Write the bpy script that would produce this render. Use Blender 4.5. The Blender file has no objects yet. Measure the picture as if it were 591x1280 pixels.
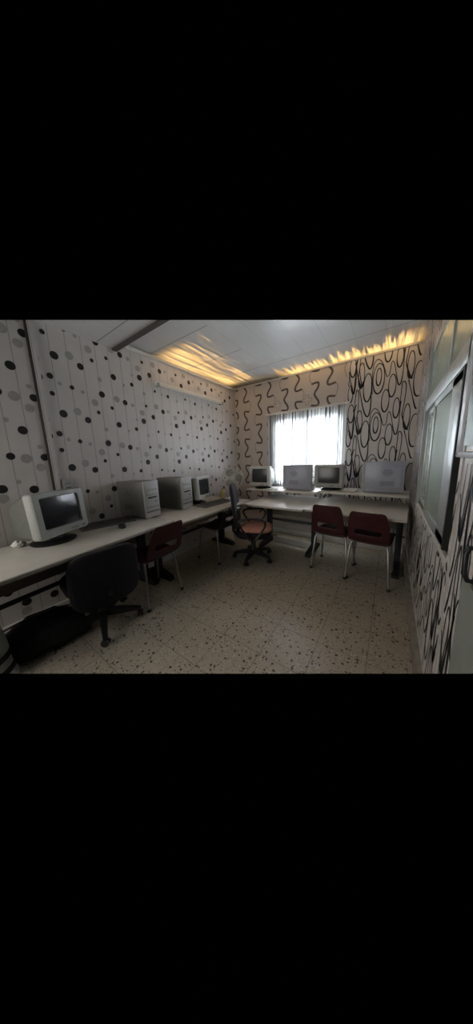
import bpy, bmesh, math, random
from mathutils import Vector, Matrix, Euler
random.seed(7)
SC = bpy.context.scene
COL = SC.collection
PI = math.pi
R = math.radians

# ------------------------------------------------------------------ camera, world, lights, exposure
CAM = Vector((2.1009, -3.0483, 1.2878))
F = 275.67                                   # focal length in pixels of a 591 wide frame
yaw, pit, rol = 0.61213, 0.17138, -0.0370
fwd = Vector((-math.sin(yaw)*math.cos(pit), math.cos(yaw)*math.cos(pit), -math.sin(pit)))
rt0 = Vector((math.cos(yaw), math.sin(yaw), 0)); up0 = rt0.cross(fwd)
rgt = rt0*math.cos(rol) + up0*math.sin(rol)
upv = up0*math.cos(rol) - rt0*math.sin(rol)
cd = bpy.data.cameras.new('camera'); cam = bpy.data.objects.new('camera', cd); COL.objects.link(cam)
m = Matrix((rgt, upv, -fwd)).transposed().to_4x4(); m.translation = CAM
cam.matrix_world = m
cd.sensor_fit = 'HORIZONTAL'; cd.sensor_width = 36.0; cd.lens = 36.0*F/591
cd.shift_y = -19.5/591
cd.clip_start = 0.02
SC.camera = cam

w = bpy.data.worlds.new('night'); SC.world = w; w.use_nodes = True
w.node_tree.nodes['Background'].inputs[0].default_value = (0, 0, 0, 1)
w.node_tree.nodes['Background'].inputs[1].default_value = 0.0

def area(name, loc, rot, sx, sy, power, color, spread=180):
    l = bpy.data.lights.new(name, 'AREA'); l.shape = 'RECTANGLE'; l.size = sx; l.size_y = sy
    l.energy = power; l.color = color; l.spread = R(spread)
    o = bpy.data.objects.new(name, l); COL.objects.link(o); o.location = loc; o.rotation_euler = rot
    return o
area('window_daylight', (1.05, 0.42, 1.34), (R(-90), 0, 0), 1.25, 1.25, 225, (0.92, 0.93, 1.0))
area('corridor_daylight', (2.75, -1.3, 1.5), (0, R(90), 0), 1.1, 1.2, 11.0, (0.88, 1.0, 0.92))
area('added_glow_left', (0.36, -0.70, 2.52), (0, 0, 0), 0.92, 1.25, 4.6, (1.0, 0.66, 0.32), 150)  # added warm lamp above the ceiling, lights the left glow streaks
area('added_glow_back', (1.52, -0.02, 2.52), (0, 0, 0), 1.42, 0.30, 3.0, (1.0, 0.66, 0.32), 150)  # second added lamp, shines through the streak mask along the back wall
area('added_fill_right', (0.3, -4.2, 1.5), (R(90), 0, R(-40)), 1.4, 1.6, 15, (1.0, 0.95, 0.88))  # added unseen fill behind the camera, brightens the right wall

SC.view_settings.view_transform = 'Standard'
try: SC.view_settings.look = 'None'
except Exception: pass
SC.view_settings.gamma = 1.0
SC.view_settings.use_curve_mapping = False
SC.view_settings.exposure = 0.7
SC.cycles.use_denoising = True
SC.cycles.max_bounces = 10
SC.cycles.transparent_max_bounces = 16

# ------------------------------------------------------------------ materials
def nm(name):
    mt = bpy.data.materials.new(name); mt.use_nodes = True
    nt = mt.node_tree; b = nt.nodes['Principled BSDF']
    return mt, nt, b
def N(nt, t, **kw):
    n = nt.nodes.new(t)
    for k, v in kw.items(): setattr(n, k, v)
    return n
def mat(name, c, rough=.5, metal=0, noise=.12, scale=30, bump=0, spec=.5):
    mt, nt, b = nm(name)
    b.inputs['Roughness'].default_value = rough; b.inputs['Metallic'].default_value = metal
    b.inputs['Specular IOR Level'].default_value = spec
    tc = N(nt, 'ShaderNodeTexCoord'); ns = N(nt, 'ShaderNodeTexNoise'); ns.inputs['Scale'].default_value = scale
    ns.inputs['Detail'].default_value = 5
    nt.links.new(tc.outputs['Object'], ns.inputs['Vector'])
    rp = N(nt, 'ShaderNodeValToRGB')
    rp.color_ramp.elements[0].position = .3; rp.color_ramp.elements[1].position = .7
    rp.color_ramp.elements[0].color = tuple(x*(1-noise) for x in c)+(1,)
    rp.color_ramp.elements[1].color = tuple(min(1, x*(1+noise)) for x in c)+(1,)
    nt.links.new(ns.outputs['Fac'], rp.inputs['Fac']); nt.links.new(rp.outputs['Color'], b.inputs['Base Color'])
    if bump:
        bp = N(nt, 'ShaderNodeBump'); bp.inputs['Strength'].default_value = bump
        nt.links.new(ns.outputs['Fac'], bp.inputs['Height']); nt.links.new(bp.outputs['Normal'], b.inputs['Normal'])
    return mt
def mth(nt, op, a, b=None, c=None):
    n = N(nt, 'ShaderNodeMath', operation=op)
    for i, v in enumerate((a, b, c)):
        if v is None: continue
        if isinstance(v, (int, float)): n.inputs[i].default_value = v
        else: nt.links.new(v, n.inputs[i])
    return n.outputs[0]
def mix(nt, fac, c1, c2):
    n = N(nt, 'ShaderNodeMix', data_type='RGBA')
    for i, v in ((0, fac), (6, c1), (7, c2)):
        if isinstance(v, (tuple, float, int)): n.inputs[i].default_value = v
        else: nt.links.new(v, n.inputs[i])
    return n.outputs[2]

def wall_mat(name, c, period, axis, groove=.035, dark=.55, off=0.0):
    mt, nt, b = nm(name); b.inputs['Roughness'].default_value = .45
    tc = N(nt, 'ShaderNodeTexCoord'); sp = N(nt, 'ShaderNodeSeparateXYZ'); nt.links.new(tc.outputs['Object'], sp.inputs[0])
    v = mth(nt, 'FRACT', mth(nt, 'MULTIPLY_ADD', sp.outputs[axis], 1/period, 100+off))
    g = mth(nt, 'LESS_THAN', v, groove)
    ns = N(nt, 'ShaderNodeTexNoise'); ns.inputs['Scale'].default_value = 5; ns.inputs['Detail'].default_value = 4
    nt.links.new(tc.outputs['Object'], ns.inputs['Vector'])
    base = mix(nt, ns.outputs['Fac'], tuple(x*.9 for x in c)+(1,), tuple(min(1, x*1.08) for x in c)+(1,))
    nt.links.new(mix(nt, g, base, tuple(x*dark for x in c)+(1,)), b.inputs['Base Color'])
    bp = N(nt, 'ShaderNodeBump'); bp.inputs['Strength'].default_value = .4; bp.inputs['Distance'].default_value = .004
    nt.links.new(mth(nt, 'SUBTRACT', 1.0, g), bp.inputs['Height']); nt.links.new(bp.outputs['Normal'], b.inputs['Normal'])
    return mt

M = {}
M['wall_dots'] = wall_mat('dotted_wall_panel', (.66, .62, .595), .1106, 1, .04, .55, .0)
M['wall_plain'] = wall_mat('beige_wall_paper', (.56, .50, .455), .27, 0, .0, .8)
M['wall_curl'] = wall_mat('pale_wall_paper', (.66, .62, .59), .25, 1, .0, .8)
M['black_ink'] = mat('black_print', (.012, .011, .011), .5, noise=.2)
M['grey_ink'] = mat('grey_print', (.40, .385, .37), .5, noise=.15, scale=90)
M['brown_ink'] = mat('brown_print', (.045, .032, .027), .5, noise=.2)
M['brown_pale_ink'] = mat('pale_brown_print', (.30, .25, .22), .5, noise=.2)
M['trim'] = mat('cream_trim', (.72, .69, .63), .4, noise=.05)
M['trim_dark'] = mat('dark_metal_trim', (.06, .055, .05), .4, noise=.2)
M['skirting'] = mat('grey_skirting', (.27, .255, .22), .6, noise=.25, scale=14)
M['white_paint'] = mat('white_paint', (.74, .74, .72), .4, noise=.05)
M['alu'] = mat('aluminium', (.50, .53, .52), .42, .55, noise=.06)
M['alu_dark'] = mat('dark_gasket_and_gap', (.02, .022, .02), .6, noise=.2)
M['pvc'] = mat('white_pvc', (.60, .63, .68), .35, noise=.05)
M['doorplate'] = mat('grey_green_door_panel', (.29, .31, .275), .55, noise=.08, scale=9)
M['desk'] = mat('off_white_laminate', (.66, .63, .575), .30, noise=.05, scale=12)
M['desk_edge'] = mat('desk_edge_band', (.52, .48, .42), .5, noise=.08)
M['modesty'] = mat('beige_panel', (.30, .27, .22), .6, noise=.08)
M['darkmetal'] = mat('dark_grey_metal', (.045, .045, .055), .45, .3, noise=.15)
M['crt'] = mat('beige_grey_plastic', (.36, .375, .35), .45, noise=.06, scale=50)
M['crt_light'] = mat('pale_grey_plastic', (.62, .63, .60), .4, noise=.05, scale=50)
M['crt_back'] = mat('grey_plastic', (.13, .14, .12), .5, noise=.08, scale=40)
M['black_pl'] = mat('black_plastic', (.016, .016, .018), .4, noise=.2)
M['case'] = mat('grey_steel_case', (.20, .20, .188), .42, .25, noise=.05)
M['case_blue'] = mat('blue_grey_steel_case', (.40, .42, .49), .42, .2, noise=.05)
M['casefront'] = mat('silver_plastic_front', (.48, .48, .47), .38, noise=.05)
M['keys'] = mat('dark_grey_keys', (.09, .088, .085), .5, noise=.3, scale=60)
M['kbd'] = mat('keyboard_body', (.16, .155, .15), .5, noise=.1)
M['maroon'] = mat('maroon_plastic', (.060, .013, .016), .42, noise=.15, scale=20)
M['chrome'] = mat('chrome_tube', (.45, .45, .45), .30, .9, noise=.05)
M['black_fab'] = mat('black_fabric', (.018, .015, .021), .85, noise=.35, scale=120, bump=.25)
M['black_shell'] = mat('black_shell_plastic', (.014, .012, .016), .45, noise=.2)
M['pink'] = mat('salmon_pink_fabric', (.72, .36, .29), .85, noise=.15, scale=60, bump=.2)
M['bagfab'] = mat('black_nylon', (.013, .012, .015), .65, noise=.4, scale=25, bump=.3)
M['tissue'] = mat('white_tissue', (.72, .72, .68), .85, noise=.05)
M['paper'] = mat('white_paper', (.78, .77, .75), .8, noise=.04)
M['yellow'] = mat('pale_yellow_plastic', (.55, .47, .20), .45, noise=.1)
M['fanwhite'] = mat('ivory_plastic', (.62, .62, .55), .4, noise=.05)
M['white_band'] = mat('white_plastic', (.62, .63, .60), .4, noise=.04)

# terrazzo floor
mt, nt, b = nm('terrazzo_tiles'); M['floor'] = mt
b.inputs['Roughness'].default_value = .33
tc = N(nt, 'ShaderNodeTexCoord'); sp = N(nt, 'ShaderNodeSeparateXYZ'); nt.links.new(tc.outputs['Object'], sp.inputs[0])
def speck(scale, lo, hi, det=0):
    v = N(nt, 'ShaderNodeTexVoronoi'); v.inputs['Scale'].default_value = scale; v.inputs['Randomness'].default_value = 1
    ns = N(nt, 'ShaderNodeTexNoise'); ns.inputs['Scale'].default_value = scale*1.3; nt.links.new(tc.outputs['Object'], ns.inputs['Vector'])
    mx = N(nt, 'ShaderNodeVectorMath', operation='MULTIPLY_ADD'); nt.links.new(ns.outputs['Color'], mx.inputs[0])
    mx.inputs[1].default_value = (.6/scale,)*3; nt.links.new(tc.outputs['Object'], mx.inputs[2])
    nt.links.new(mx.outputs[0], v.inputs['Vector'])
    sc = N(nt, 'ShaderNodeSeparateColor'); nt.links.new(v.outputs['Color'], sc.inputs[0])
    size = mth(nt, 'MULTIPLY_ADD', sc.outputs[0], hi-lo, lo)
    return mth(nt, 'LESS_THAN', v.outputs['Distance'], size), sc.outputs[1]
d1, r1 = speck(46, -.30, .42); d2, r2 = speck(105, -.22, .42); l1, r3 = speck(60, -.1, .40)
big = N(nt, 'ShaderNodeTexNoise'); big.inputs['Scale'].default_value = 2.2; big.inputs['Detail'].default_value = 6
nt.links.new(tc.outputs['Object'], big.inputs['Vector'])
c = mix(nt, big.outputs['Fac'], (.38, .33, .25, 1), (.60, .55, .45, 1))
c = mix(nt, mth(nt, 'MULTIPLY', l1, .65), c, (.68, .64, .55, 1))
c = mix(nt, d2, c, mix(nt, r2, (.05, .042, .03, 1), (.20, .16, .11, 1)))
c = mix(nt, d1, c, mix(nt, r1, (.035, .03, .024, 1), (.16, .12, .085, 1)))
TS = .281
tx = mth(nt, 'FRACT', mth(nt, 'MULTIPLY_ADD', sp.outputs[0], 1/TS, 100-2.058/TS))
ty = mth(nt, 'FRACT', mth(nt, 'MULTIPLY_ADD', sp.outputs[1], 1/TS, 100+1.729/TS))
g = mth(nt, 'MAXIMUM', mth(nt, 'LESS_THAN', tx, .018), mth(nt, 'LESS_THAN', ty, .018))
c = mix(nt, mth(nt, 'MULTIPLY', g, .5), c, (.06, .05, .038, 1))
nt.links.new(c, b.inputs['Base Color'])
rg = mth(nt, 'MULTIPLY_ADD', big.outputs['Fac'], .3, .22); nt.links.new(rg, b.inputs['Roughness'])

# ceiling: glossy pvc boards, warm glow streaks drawn in by a translucency mask
mt, nt, b = nm('pvc_ceiling_boards'); M['ceiling'] = mt
b.inputs['Roughness'].default_value = .28
tc = N(nt, 'ShaderNodeTexCoord'); sp = N(nt, 'ShaderNodeSeparateXYZ'); nt.links.new(tc.outputs['Object'], sp.inputs[0])
X, Y = sp.outputs[0], sp.outputs[1]
jx = mth(nt, 'LESS_THAN', mth(nt, 'FRACT', mth(nt, 'MULTIPLY_ADD', X, 1/.25, 100+.1)), .022)
jy = mth(nt, 'LESS_THAN', mth(nt, 'FRACT', mth(nt, 'MULTIPLY_ADD', Y, 1/.54, 100+.66)), .02)
jy = mth(nt, 'MULTIPLY', jy, mth(nt, 'MAXIMUM', mth(nt, 'LESS_THAN', X, .72), mth(nt, 'GREATER_THAN', Y, -.60)))
jt = mth(nt, 'MAXIMUM', mth(nt, 'MULTIPLY', jx, .30), mth(nt, 'MULTIPLY', jy, .8))
mp = N(nt, 'ShaderNodeMapping'); mp.inputs['Scale'].default_value = (1, .06, 1); nt.links.new(tc.outputs['Object'], mp.inputs['Vector'])
n1 = N(nt, 'ShaderNodeTexNoise'); n1.inputs['Scale'].default_value = 22; n1.inputs['Detail'].default_value = 3
nt.links.new(mp.outputs[0], n1.inputs['Vector'])
n2 = N(nt, 'ShaderNodeTexNoise'); n2.inputs['Scale'].default_value = 60; n2.inputs['Detail'].default_value = 2
nt.links.new(mp.outputs[0], n2.inputs['Vector'])
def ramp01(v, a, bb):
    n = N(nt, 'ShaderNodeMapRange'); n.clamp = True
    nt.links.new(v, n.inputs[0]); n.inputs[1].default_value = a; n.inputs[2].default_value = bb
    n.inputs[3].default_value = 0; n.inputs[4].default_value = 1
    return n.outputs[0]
# left glow fades away from the left wall, back glow away from the back wall
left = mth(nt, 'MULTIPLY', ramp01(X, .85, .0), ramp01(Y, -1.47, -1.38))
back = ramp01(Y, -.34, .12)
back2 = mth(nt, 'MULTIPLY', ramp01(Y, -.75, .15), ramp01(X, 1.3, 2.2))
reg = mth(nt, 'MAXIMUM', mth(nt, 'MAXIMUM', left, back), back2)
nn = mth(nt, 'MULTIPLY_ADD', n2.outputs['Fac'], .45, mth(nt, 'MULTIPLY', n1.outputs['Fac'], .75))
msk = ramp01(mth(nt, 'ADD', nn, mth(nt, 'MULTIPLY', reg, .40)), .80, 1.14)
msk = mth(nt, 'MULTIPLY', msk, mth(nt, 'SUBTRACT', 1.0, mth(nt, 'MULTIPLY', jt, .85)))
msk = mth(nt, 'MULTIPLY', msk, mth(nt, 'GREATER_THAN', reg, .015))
n3 = N(nt, 'ShaderNodeTexNoise'); n3.inputs['Scale'].default_value = 2.0; nt.links.new(tc.outputs['Object'], n3.inputs['Vector'])
base = mix(nt, n3.outputs['Fac'], (.56, .56, .55, 1), (.64, .64, .635, 1))
base = mix(nt, jt, base, (.22, .21, .19, 1))
nt.links.new(base, b.inputs['Base Color'])
bp = N(nt, 'ShaderNodeBump'); bp.inputs['Strength'].default_value = .12; bp.inputs['Distance'].default_value = .02
nt.links.new(n1.outputs['Fac'], bp.inputs['Height']); nt.links.new(bp.outputs['Normal'], b.inputs['Normal'])
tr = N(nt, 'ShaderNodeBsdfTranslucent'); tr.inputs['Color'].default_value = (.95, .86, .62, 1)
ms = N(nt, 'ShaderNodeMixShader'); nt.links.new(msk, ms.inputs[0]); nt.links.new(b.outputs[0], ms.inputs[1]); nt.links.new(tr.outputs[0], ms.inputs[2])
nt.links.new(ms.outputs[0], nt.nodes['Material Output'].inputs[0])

def glass_mat(name, tint, fac_trans, rough=.05, trans_l=0.0):
    mt, nt, b = nm(name)
    t = N(nt, 'ShaderNodeBsdfTransparent'); t.inputs[0].default_value = tint+(1,)
    gl = N(nt, 'ShaderNodeBsdfGlossy'); gl.inputs['Roughness'].default_value = rough; gl.inputs[0].default_value = (.9, .95, .93, 1)
    tl = N(nt, 'ShaderNodeBsdfTranslucent'); tl.inputs[0].default_value = tint+(1,)
    df = N(nt, 'ShaderNodeBsdfDiffuse')
    tc = N(nt, 'ShaderNodeTexCoord'); ns = N(nt, 'ShaderNodeTexNoise'); ns.inputs['Scale'].default_value = 6; ns.inputs['Detail'].default_value = 5
    nt.links.new(tc.outputs['Object'], ns.inputs['Vector'])
    cc = mix(nt, ns.outputs['Fac'], tuple(x*.7 for x in tint)+(1,), tuple(min(1, x*1.15) for x in tint)+(1,))
    nt.links.new(cc, df.inputs[0]); nt.links.new(cc, tl.inputs[0])
    m1 = N(nt, 'ShaderNodeMixShader'); m1.inputs[0].default_value = trans_l
    nt.links.new(df.outputs[0], m1.inputs[1]); nt.links.new(tl.outputs[0], m1.inputs[2])
    m2 = N(nt, 'ShaderNodeMixShader'); m2.inputs[0].default_value = fac_trans
    nt.links.new(m1.outputs[0], m2.inputs[1]); nt.links.new(t.outputs[0], m2.inputs[2])
    fr = N(nt, 'ShaderNodeFresnel'); fr.inputs[0].default_value = 1.5
    m3 = N(nt, 'ShaderNodeMixShader'); nt.links.new(fr.outputs[0], m3.inputs[0])
    nt.links.new(m2.outputs[0], m3.inputs[1]); nt.links.new(gl.outputs[0], m3.inputs[2])
    nt.links.new(m3.outputs[0], nt.nodes['Material Output'].inputs[0])
    return mt
M['glass'] = glass_mat('clear_glass', (.95, .97, .97), .96, .03)
M['frosted'] = glass_mat('frosted_greenish_glass', (.46, .50, .45), .05, .25, .55)
M['fancage'] = glass_mat('smoky_fan_guard', (.55, .55, .48), .55, .3, .3)
# sheer curtain, fold shading painted in as dark stripes
mt, nt, b = nm('sheer_white_curtain'); M['curtain'] = mt
t = N(nt, 'ShaderNodeBsdfTransparent'); t.inputs[0].default_value = (.97, .98, 1, 1)
tl = N(nt, 'ShaderNodeBsdfTranslucent'); tl.inputs[0].default_value = (.86, .87, .89, 1)
df = N(nt, 'ShaderNodeBsdfDiffuse'); df.inputs[0].default_value = (.80, .80, .80, 1)
m1 = N(nt, 'ShaderNodeMixShader'); m1.inputs[0].default_value = .45
nt.links.new(df.outputs[0], m1.inputs[1]); nt.links.new(tl.outputs[0], m1.inputs[2])
tc = N(nt, 'ShaderNodeTexCoord'); wv = N(nt, 'ShaderNodeTexWave'); wv.inputs['Scale'].default_value = 60; wv.inputs['Distortion'].default_value = .5
nt.links.new(tc.outputs['Object'], wv.inputs['Vector'])
sp = N(nt, 'ShaderNodeSeparateXYZ'); nt.links.new(tc.outputs['Object'], sp.inputs[0])
nz_ = N(nt, 'ShaderNodeTexNoise'); nz_.inputs['Scale'].default_value = 1.0; nz_.noise_dimensions = '1D'
nt.links.new(mth(nt, 'MULTIPLY', sp.outputs[0], 38.0), nz_.inputs['W'])
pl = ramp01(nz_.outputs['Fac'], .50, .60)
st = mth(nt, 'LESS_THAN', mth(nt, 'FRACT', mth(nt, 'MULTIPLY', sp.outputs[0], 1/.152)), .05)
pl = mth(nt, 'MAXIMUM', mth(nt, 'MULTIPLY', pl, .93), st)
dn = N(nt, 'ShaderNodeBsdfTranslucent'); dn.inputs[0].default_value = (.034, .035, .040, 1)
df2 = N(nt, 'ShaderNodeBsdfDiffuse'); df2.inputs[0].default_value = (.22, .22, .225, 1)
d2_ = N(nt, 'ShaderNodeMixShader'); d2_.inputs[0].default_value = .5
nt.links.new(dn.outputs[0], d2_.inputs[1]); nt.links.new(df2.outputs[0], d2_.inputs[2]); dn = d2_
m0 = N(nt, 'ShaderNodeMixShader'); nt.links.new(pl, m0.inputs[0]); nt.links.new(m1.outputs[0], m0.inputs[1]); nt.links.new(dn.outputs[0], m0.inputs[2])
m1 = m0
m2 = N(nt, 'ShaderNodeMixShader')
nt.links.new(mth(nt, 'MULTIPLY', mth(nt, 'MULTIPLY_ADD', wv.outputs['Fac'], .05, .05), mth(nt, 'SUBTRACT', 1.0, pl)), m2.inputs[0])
nt.links.new(m1.outputs[0], m2.inputs[1]); nt.links.new(t.outputs[0], m2.inputs[2])
nt.links.new(m2.outputs[0], nt.nodes['Material Output'].inputs[0])
# crt glass
mt, nt, b = nm('dark_screen_glass'); M['screen'] = mt
b.inputs['Base Color'].default_value = (.018, .020, .024, 1); b.inputs['Roughness'].default_value = .16
mt, nt, b = nm('grey_screen_glass'); M['screen_grey'] = mt
b.inputs['Base Color'].default_value = (.055, .062, .068, 1); b.inputs['Roughness'].default_value = .2

# ------------------------------------------------------------------ mesh helpers
class MB:
    def __init__(s): s.bm = bmesh.new(); s.mats = []
    def mi(s, mname):
        if mname not in s.mats: s.mats.append(mname)
        return s.mats.index(mname)
    def _tag(s, faces, mname):
        i = s.mi(mname)
        for f in faces: f.material_index = i
    def box(s, x0, x1, y0, y1, z0, z1, m='white_paint', bev=0.0, rot=None, seg=2):
        r = bmesh.ops.create_cube(s.bm, size=1.0); vs = r['verts']
        c = Vector(((x0+x1)/2, (y0+y1)/2, (z0+z1)/2)); d = (abs(x1-x0), abs(y1-y0), abs(z1-z0))
        for v in vs: v.co = Vector((v.co.x*d[0], v.co.y*d[1], v.co.z*d[2]))
        fs = set(f for v in vs for f in v.link_faces)
        if bev:
            es = list(set(e for v in vs for e in v.link_edges))
            rr = bmesh.ops.bevel(s.bm, geom=es, offset=min(bev, min(d)*.45), segments=seg, affect='EDGES', profile=.5)
            vs = list(set(v for f in rr['faces'] for v in f.verts) | set(v for v in vs if v.is_valid))
            fs = set(f for v in vs for f in v.link_faces)
        for v in vs:
            p = v.co
            if rot: p = rot @ p
            v.co = p + c
        s._tag(fs, m)
        return vs
    def hexa(s, bottom, top, m):
        """loft between two 4-point rings"""
        a = [s.bm.verts.new(p) for p in bottom]; b = [s.bm.verts.new(p) for p in top]
        fs = [s.bm.faces.new(a[::-1]), s.bm.faces.new(b)]
        for i in range(4): fs.append(s.bm.faces.new((a[i], a[(i+1) % 4], b[(i+1) % 4], b[i])))
        s._tag(fs, m)
    def loft(s, rings, m, cap=True, closed=True):
        vr = [[s.bm.verts.new(p) for p in r] for r in rings]; fs = []
        n = len(rings[0])
        for a, b in zip(vr, vr[1:]):
            for i in range(n if closed else n-1): fs.append(s.bm.faces.new((a[i], a[(i+1) % n], b[(i+1) % n], b[i])))
        if cap and closed: fs.append(s.bm.faces.new(vr[0][::-1])); fs.append(s.bm.faces.new(vr[-1]))
        s._tag(fs, m)
    def tube(s, pts, r, m, n=10, close=False):
        pts = [Vector(p) for p in pts]; rings = []
        rr = r if isinstance(r, (list, tuple)) else [r]*len(pts)
        prev = None
        for i, p in enumerate(pts):
            if close: t = (pts[(i+1) % len(pts)]-pts[i-1])
            else: t = (pts[min(i+1, len(pts)-1)]-pts[max(i-1, 0)])
            t.normalize()
            if prev is None:
                a = t.orthogonal().normalized()
            else:
                a = (prev - t*prev.dot(t))
                a = a.normalized() if a.length > 1e-6 else t.orthogonal().normalized()
            prev = a; bb = t.cross(a)
            rings.append([p + (a*math.cos(2*PI*k/n)+bb*math.sin(2*PI*k/n))*rr[i] for k in range(n)])
        if close:
            rings.append(rings[0]); s.loft(rings, m, cap=False)
            bmesh.ops.remove_doubles(s.bm, verts=s.bm.verts, dist=1e-6)
        else: s.loft(rings, m)
    def lathe(s, prof, m, n=24, c=(0, 0, 0), axis='Z'):
        rings = []
        for r, z in prof:
            ring = []
            for k in range(n):
                a = 2*PI*k/n; x, y = max(r, 1e-4)*math.cos(a), max(r, 1e-4)*math.sin(a)
                p = {'Z': (x, y, z), 'Y': (x, z, -y), 'X': (z, x, y)}[axis]
                ring.append((p[0]+c[0], p[1]+c[1], p[2]+c[2]))
            rings.append(ring)
        s.loft(rings, m)
    def poly(s, pts, m):
        f = s.bm.faces.new([s.bm.verts.new(p) for p in pts]); s._tag([f], m)
    def build(s, name, parent=None, smooth=True, mods=None, loc=None, norm=True):
        if norm: bmesh.ops.recalc_face_normals(s.bm, faces=s.bm.faces)
        me = bpy.data.meshes.new(name); s.bm.to_mesh(me); s.bm.free()
        for x in s.mats: me.materials.append(M[x])
        if smooth:
            for p in me.polygons: p.use_smooth = True
            me.set_sharp_from_angle(angle=R(38))
        o = bpy.data.objects.new(name, me); COL.objects.link(o)
        if parent is not None: o.parent = parent
        if loc is not None: o.location = loc
        return o

def tag(o, label, cat, group=None):
    o['label'] = label; o['category'] = cat
    if group: o['group'] = group
    return o
def thing(name, label, cat, loc=(0, 0, 0), rz=0, group=None):
    o = bpy.data.objects.new(name, None); COL.objects.link(o)
    o.location = loc; o.rotation_euler = (0, 0, rz); o.empty_display_size = .1
    return tag(o, label, cat, group)
def struct(o, label=None, cat=None):
    if o.parent is None: o['kind'] = 'structure'
    if label: o['label'] = label
    if cat: o['category'] = cat
    return o
def copy_tree(o, parent=None):
    c = o.copy(); COL.objects.link(c)
    if parent is not None: c.parent = parent
    for ch in list(o.children): copy_tree(ch, c)
    return c

# the room is built only as far as the photograph shows it: two section planes end it above and below
NU = upv - fwd*(220.5/F); ND = -upv - fwd*(221.5/F)
def section(bm, fill=True, upper=True, lower=True):
    for use, n in ((upper, NU), (lower, ND)):
        if not use: continue
        r = bmesh.ops.bisect_plane(bm, geom=bm.verts[:]+bm.edges[:]+bm.faces[:], dist=1e-5, plane_co=CAM, plane_no=n, clear_outer=True)
        if fill:
            es = [e for e in r['geom_cut'] if isinstance(e, bmesh.types.BMEdge) and e.is_boundary]
            if es: bmesh.ops.edgeloop_fill(bm, edges=es)
def sbox(mb, *a, **k):
    """box already ended by the section planes"""
    t = MB(); t.mats = mb.mats; t.box(*a, **k); section(t.bm)
    me = bpy.data.meshes.new('tmp'); t.bm.to_mesh(me); t.bm.free(); mb.bm.from_mesh(me); bpy.data.meshes.remove(me)

# ------------------------------------------------------------------ room shell
X0, YB, WX, HC, FL = -0.105, 0.15, 2.30, 2.419, 0.075
YF = -3.45
mb = MB(); sbox(mb, X0-.1, WX+.1, YF, YB+.1, -.02, FL, m='floor'); struct(mb.build('floor'))

# printed marks: (discs and ribbons on a wall plane)
def disc(mb, P, u, v, cx, cz, rx, rz, m, n=18):
    mb.poly([P(cx+rx*math.cos(2*PI*k/n), cz+rz*math.sin(2*PI*k/n)) for k in range(n)], m)
def ribbon(mb, P, pts, wid, m):
    """flat stroke; wid may be one number or one per point"""
    n = len(pts); L, Rr = [], []
    for i in range(n):
        a = pts[max(i-1, 0)]; b = pts[min(i+1, n-1)]
        tx, tz = b[0]-a[0], b[1]-a[1]; l = math.hypot(tx, tz) or 1
        ww = (wid if isinstance(wid, (int, float)) else wid[i])/2
        L.append((pts[i][0]-tz/l*ww, pts[i][1]+tx/l*ww)); Rr.append((pts[i][0]+tz/l*ww, pts[i][1]-tx/l*ww))
    vl = [mb.bm.verts.new(P(*p)) for p in L]; vr = [mb.bm.verts.new(P(*p)) for p in Rr]
    i = mb.mi(m)
    for k in range(n-1):
        f = mb.bm.faces.new((vl[k], vr[k], vr[k+1], vl[k+1])); f.material_index = i
def smooth_path(pts, sub=6):
    out = []
    n = len(pts)
    for i in range(n-1):
        p0, p1, p2, p3 = pts[max(i-1, 0)], pts[i], pts[i+1], pts[min(i+2, n-1)]
        for k in range(sub):
            t = k/sub
            out.append(tuple(.5*((2*p1[d])+(-p0[d]+p2[d])*t+(2*p0[d]-5*p1[d]+4*p2[d]-p3[d])*t*t+(-p0[d]+3*p1[d]-3*p2[d]+p3[d])*t**3) for d in (0, 1)))
    out.append(pts[-1]); return out
def ell(cx, cz, rx, rz, n=28, a0=0, a1=360):
    return [(cx+rx*math.cos(R(a0+(a1-a0)*k/n)), cz+rz*math.sin(R(a0+(a1-a0)*k/n))) for k in range(n+1)]
def join_marks(mb, marks, fill=False):
    section(marks.bm, fill=False)
    me = bpy.data.meshes.new('tmp'); marks.bm.to_mesh(me); marks.bm.free(); mb.bm.from_mesh(me); bpy.data.meshes.remove(me)

# left wall with dotted panels
PER = .4325
mb = MB(); sbox(mb, X0-.08, X0, YF, YB+.1, 0, HC+.08, m='wall_dots')
mk = MB(); mk.mats = mb.mats
PL = lambda y, z: (X0+.0012, y, z)
BL = [(-2.731, 1.135, .040), (-2.655, 1.359, .034), (-2.564, 1.543, .040), (-2.468, 1.349, .036), (-2.419, 1.512, .038), (-2.350, 1.405, .024), (-2.347, 1.101, .030),
      (-2.298, 1.693, .040), (-2.209, 1.479, .024), (-2.123, 1.663, .036), (-2.026, 1.308, .022), (-1.977, 1.471, .037), (-1.900, 1.365, .022), (-1.852, 1.650, .036),
      (-1.765, 1.437, .034), (-1.674, 1.624, .026), (-1.580, 1.713, .038), (-1.533, 1.442, .021), (-1.457, 1.337, .034), (-1.407, 1.616, .020), (-1.320, 1.413, .034),
      (-1.233, 1.595, .026), (-1.139, 1.705, .038), (-1.090, 1.436, .021), (-1.014, 1.330, .034), (-.963, 1.612, .020), (-.880, 1.401, .034), (-.793, 1.587, .026),
      (-.698, 1.710, .038), (-.651, 1.437, .021), (-.576, 1.337, .034), (-.521, 1.618, .020), (-.438, 1.406, .034), (-.351, 1.591, .026), (-.260, 1.690, .038),
      (-.216, 1.416, .021), (-.135, 1.310, .034), (-.087, 1.595, .020), (-.004, 1.383, .034), (.085, 1.565, .026),
      (-2.815, 1.69, .038), (-2.90, 1.44, .03), (-2.99, 1.36, .036), (-3.07, 1.58, .036), (-3.16, 1.70, .04), (-3.24, 1.42, .03)]
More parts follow.
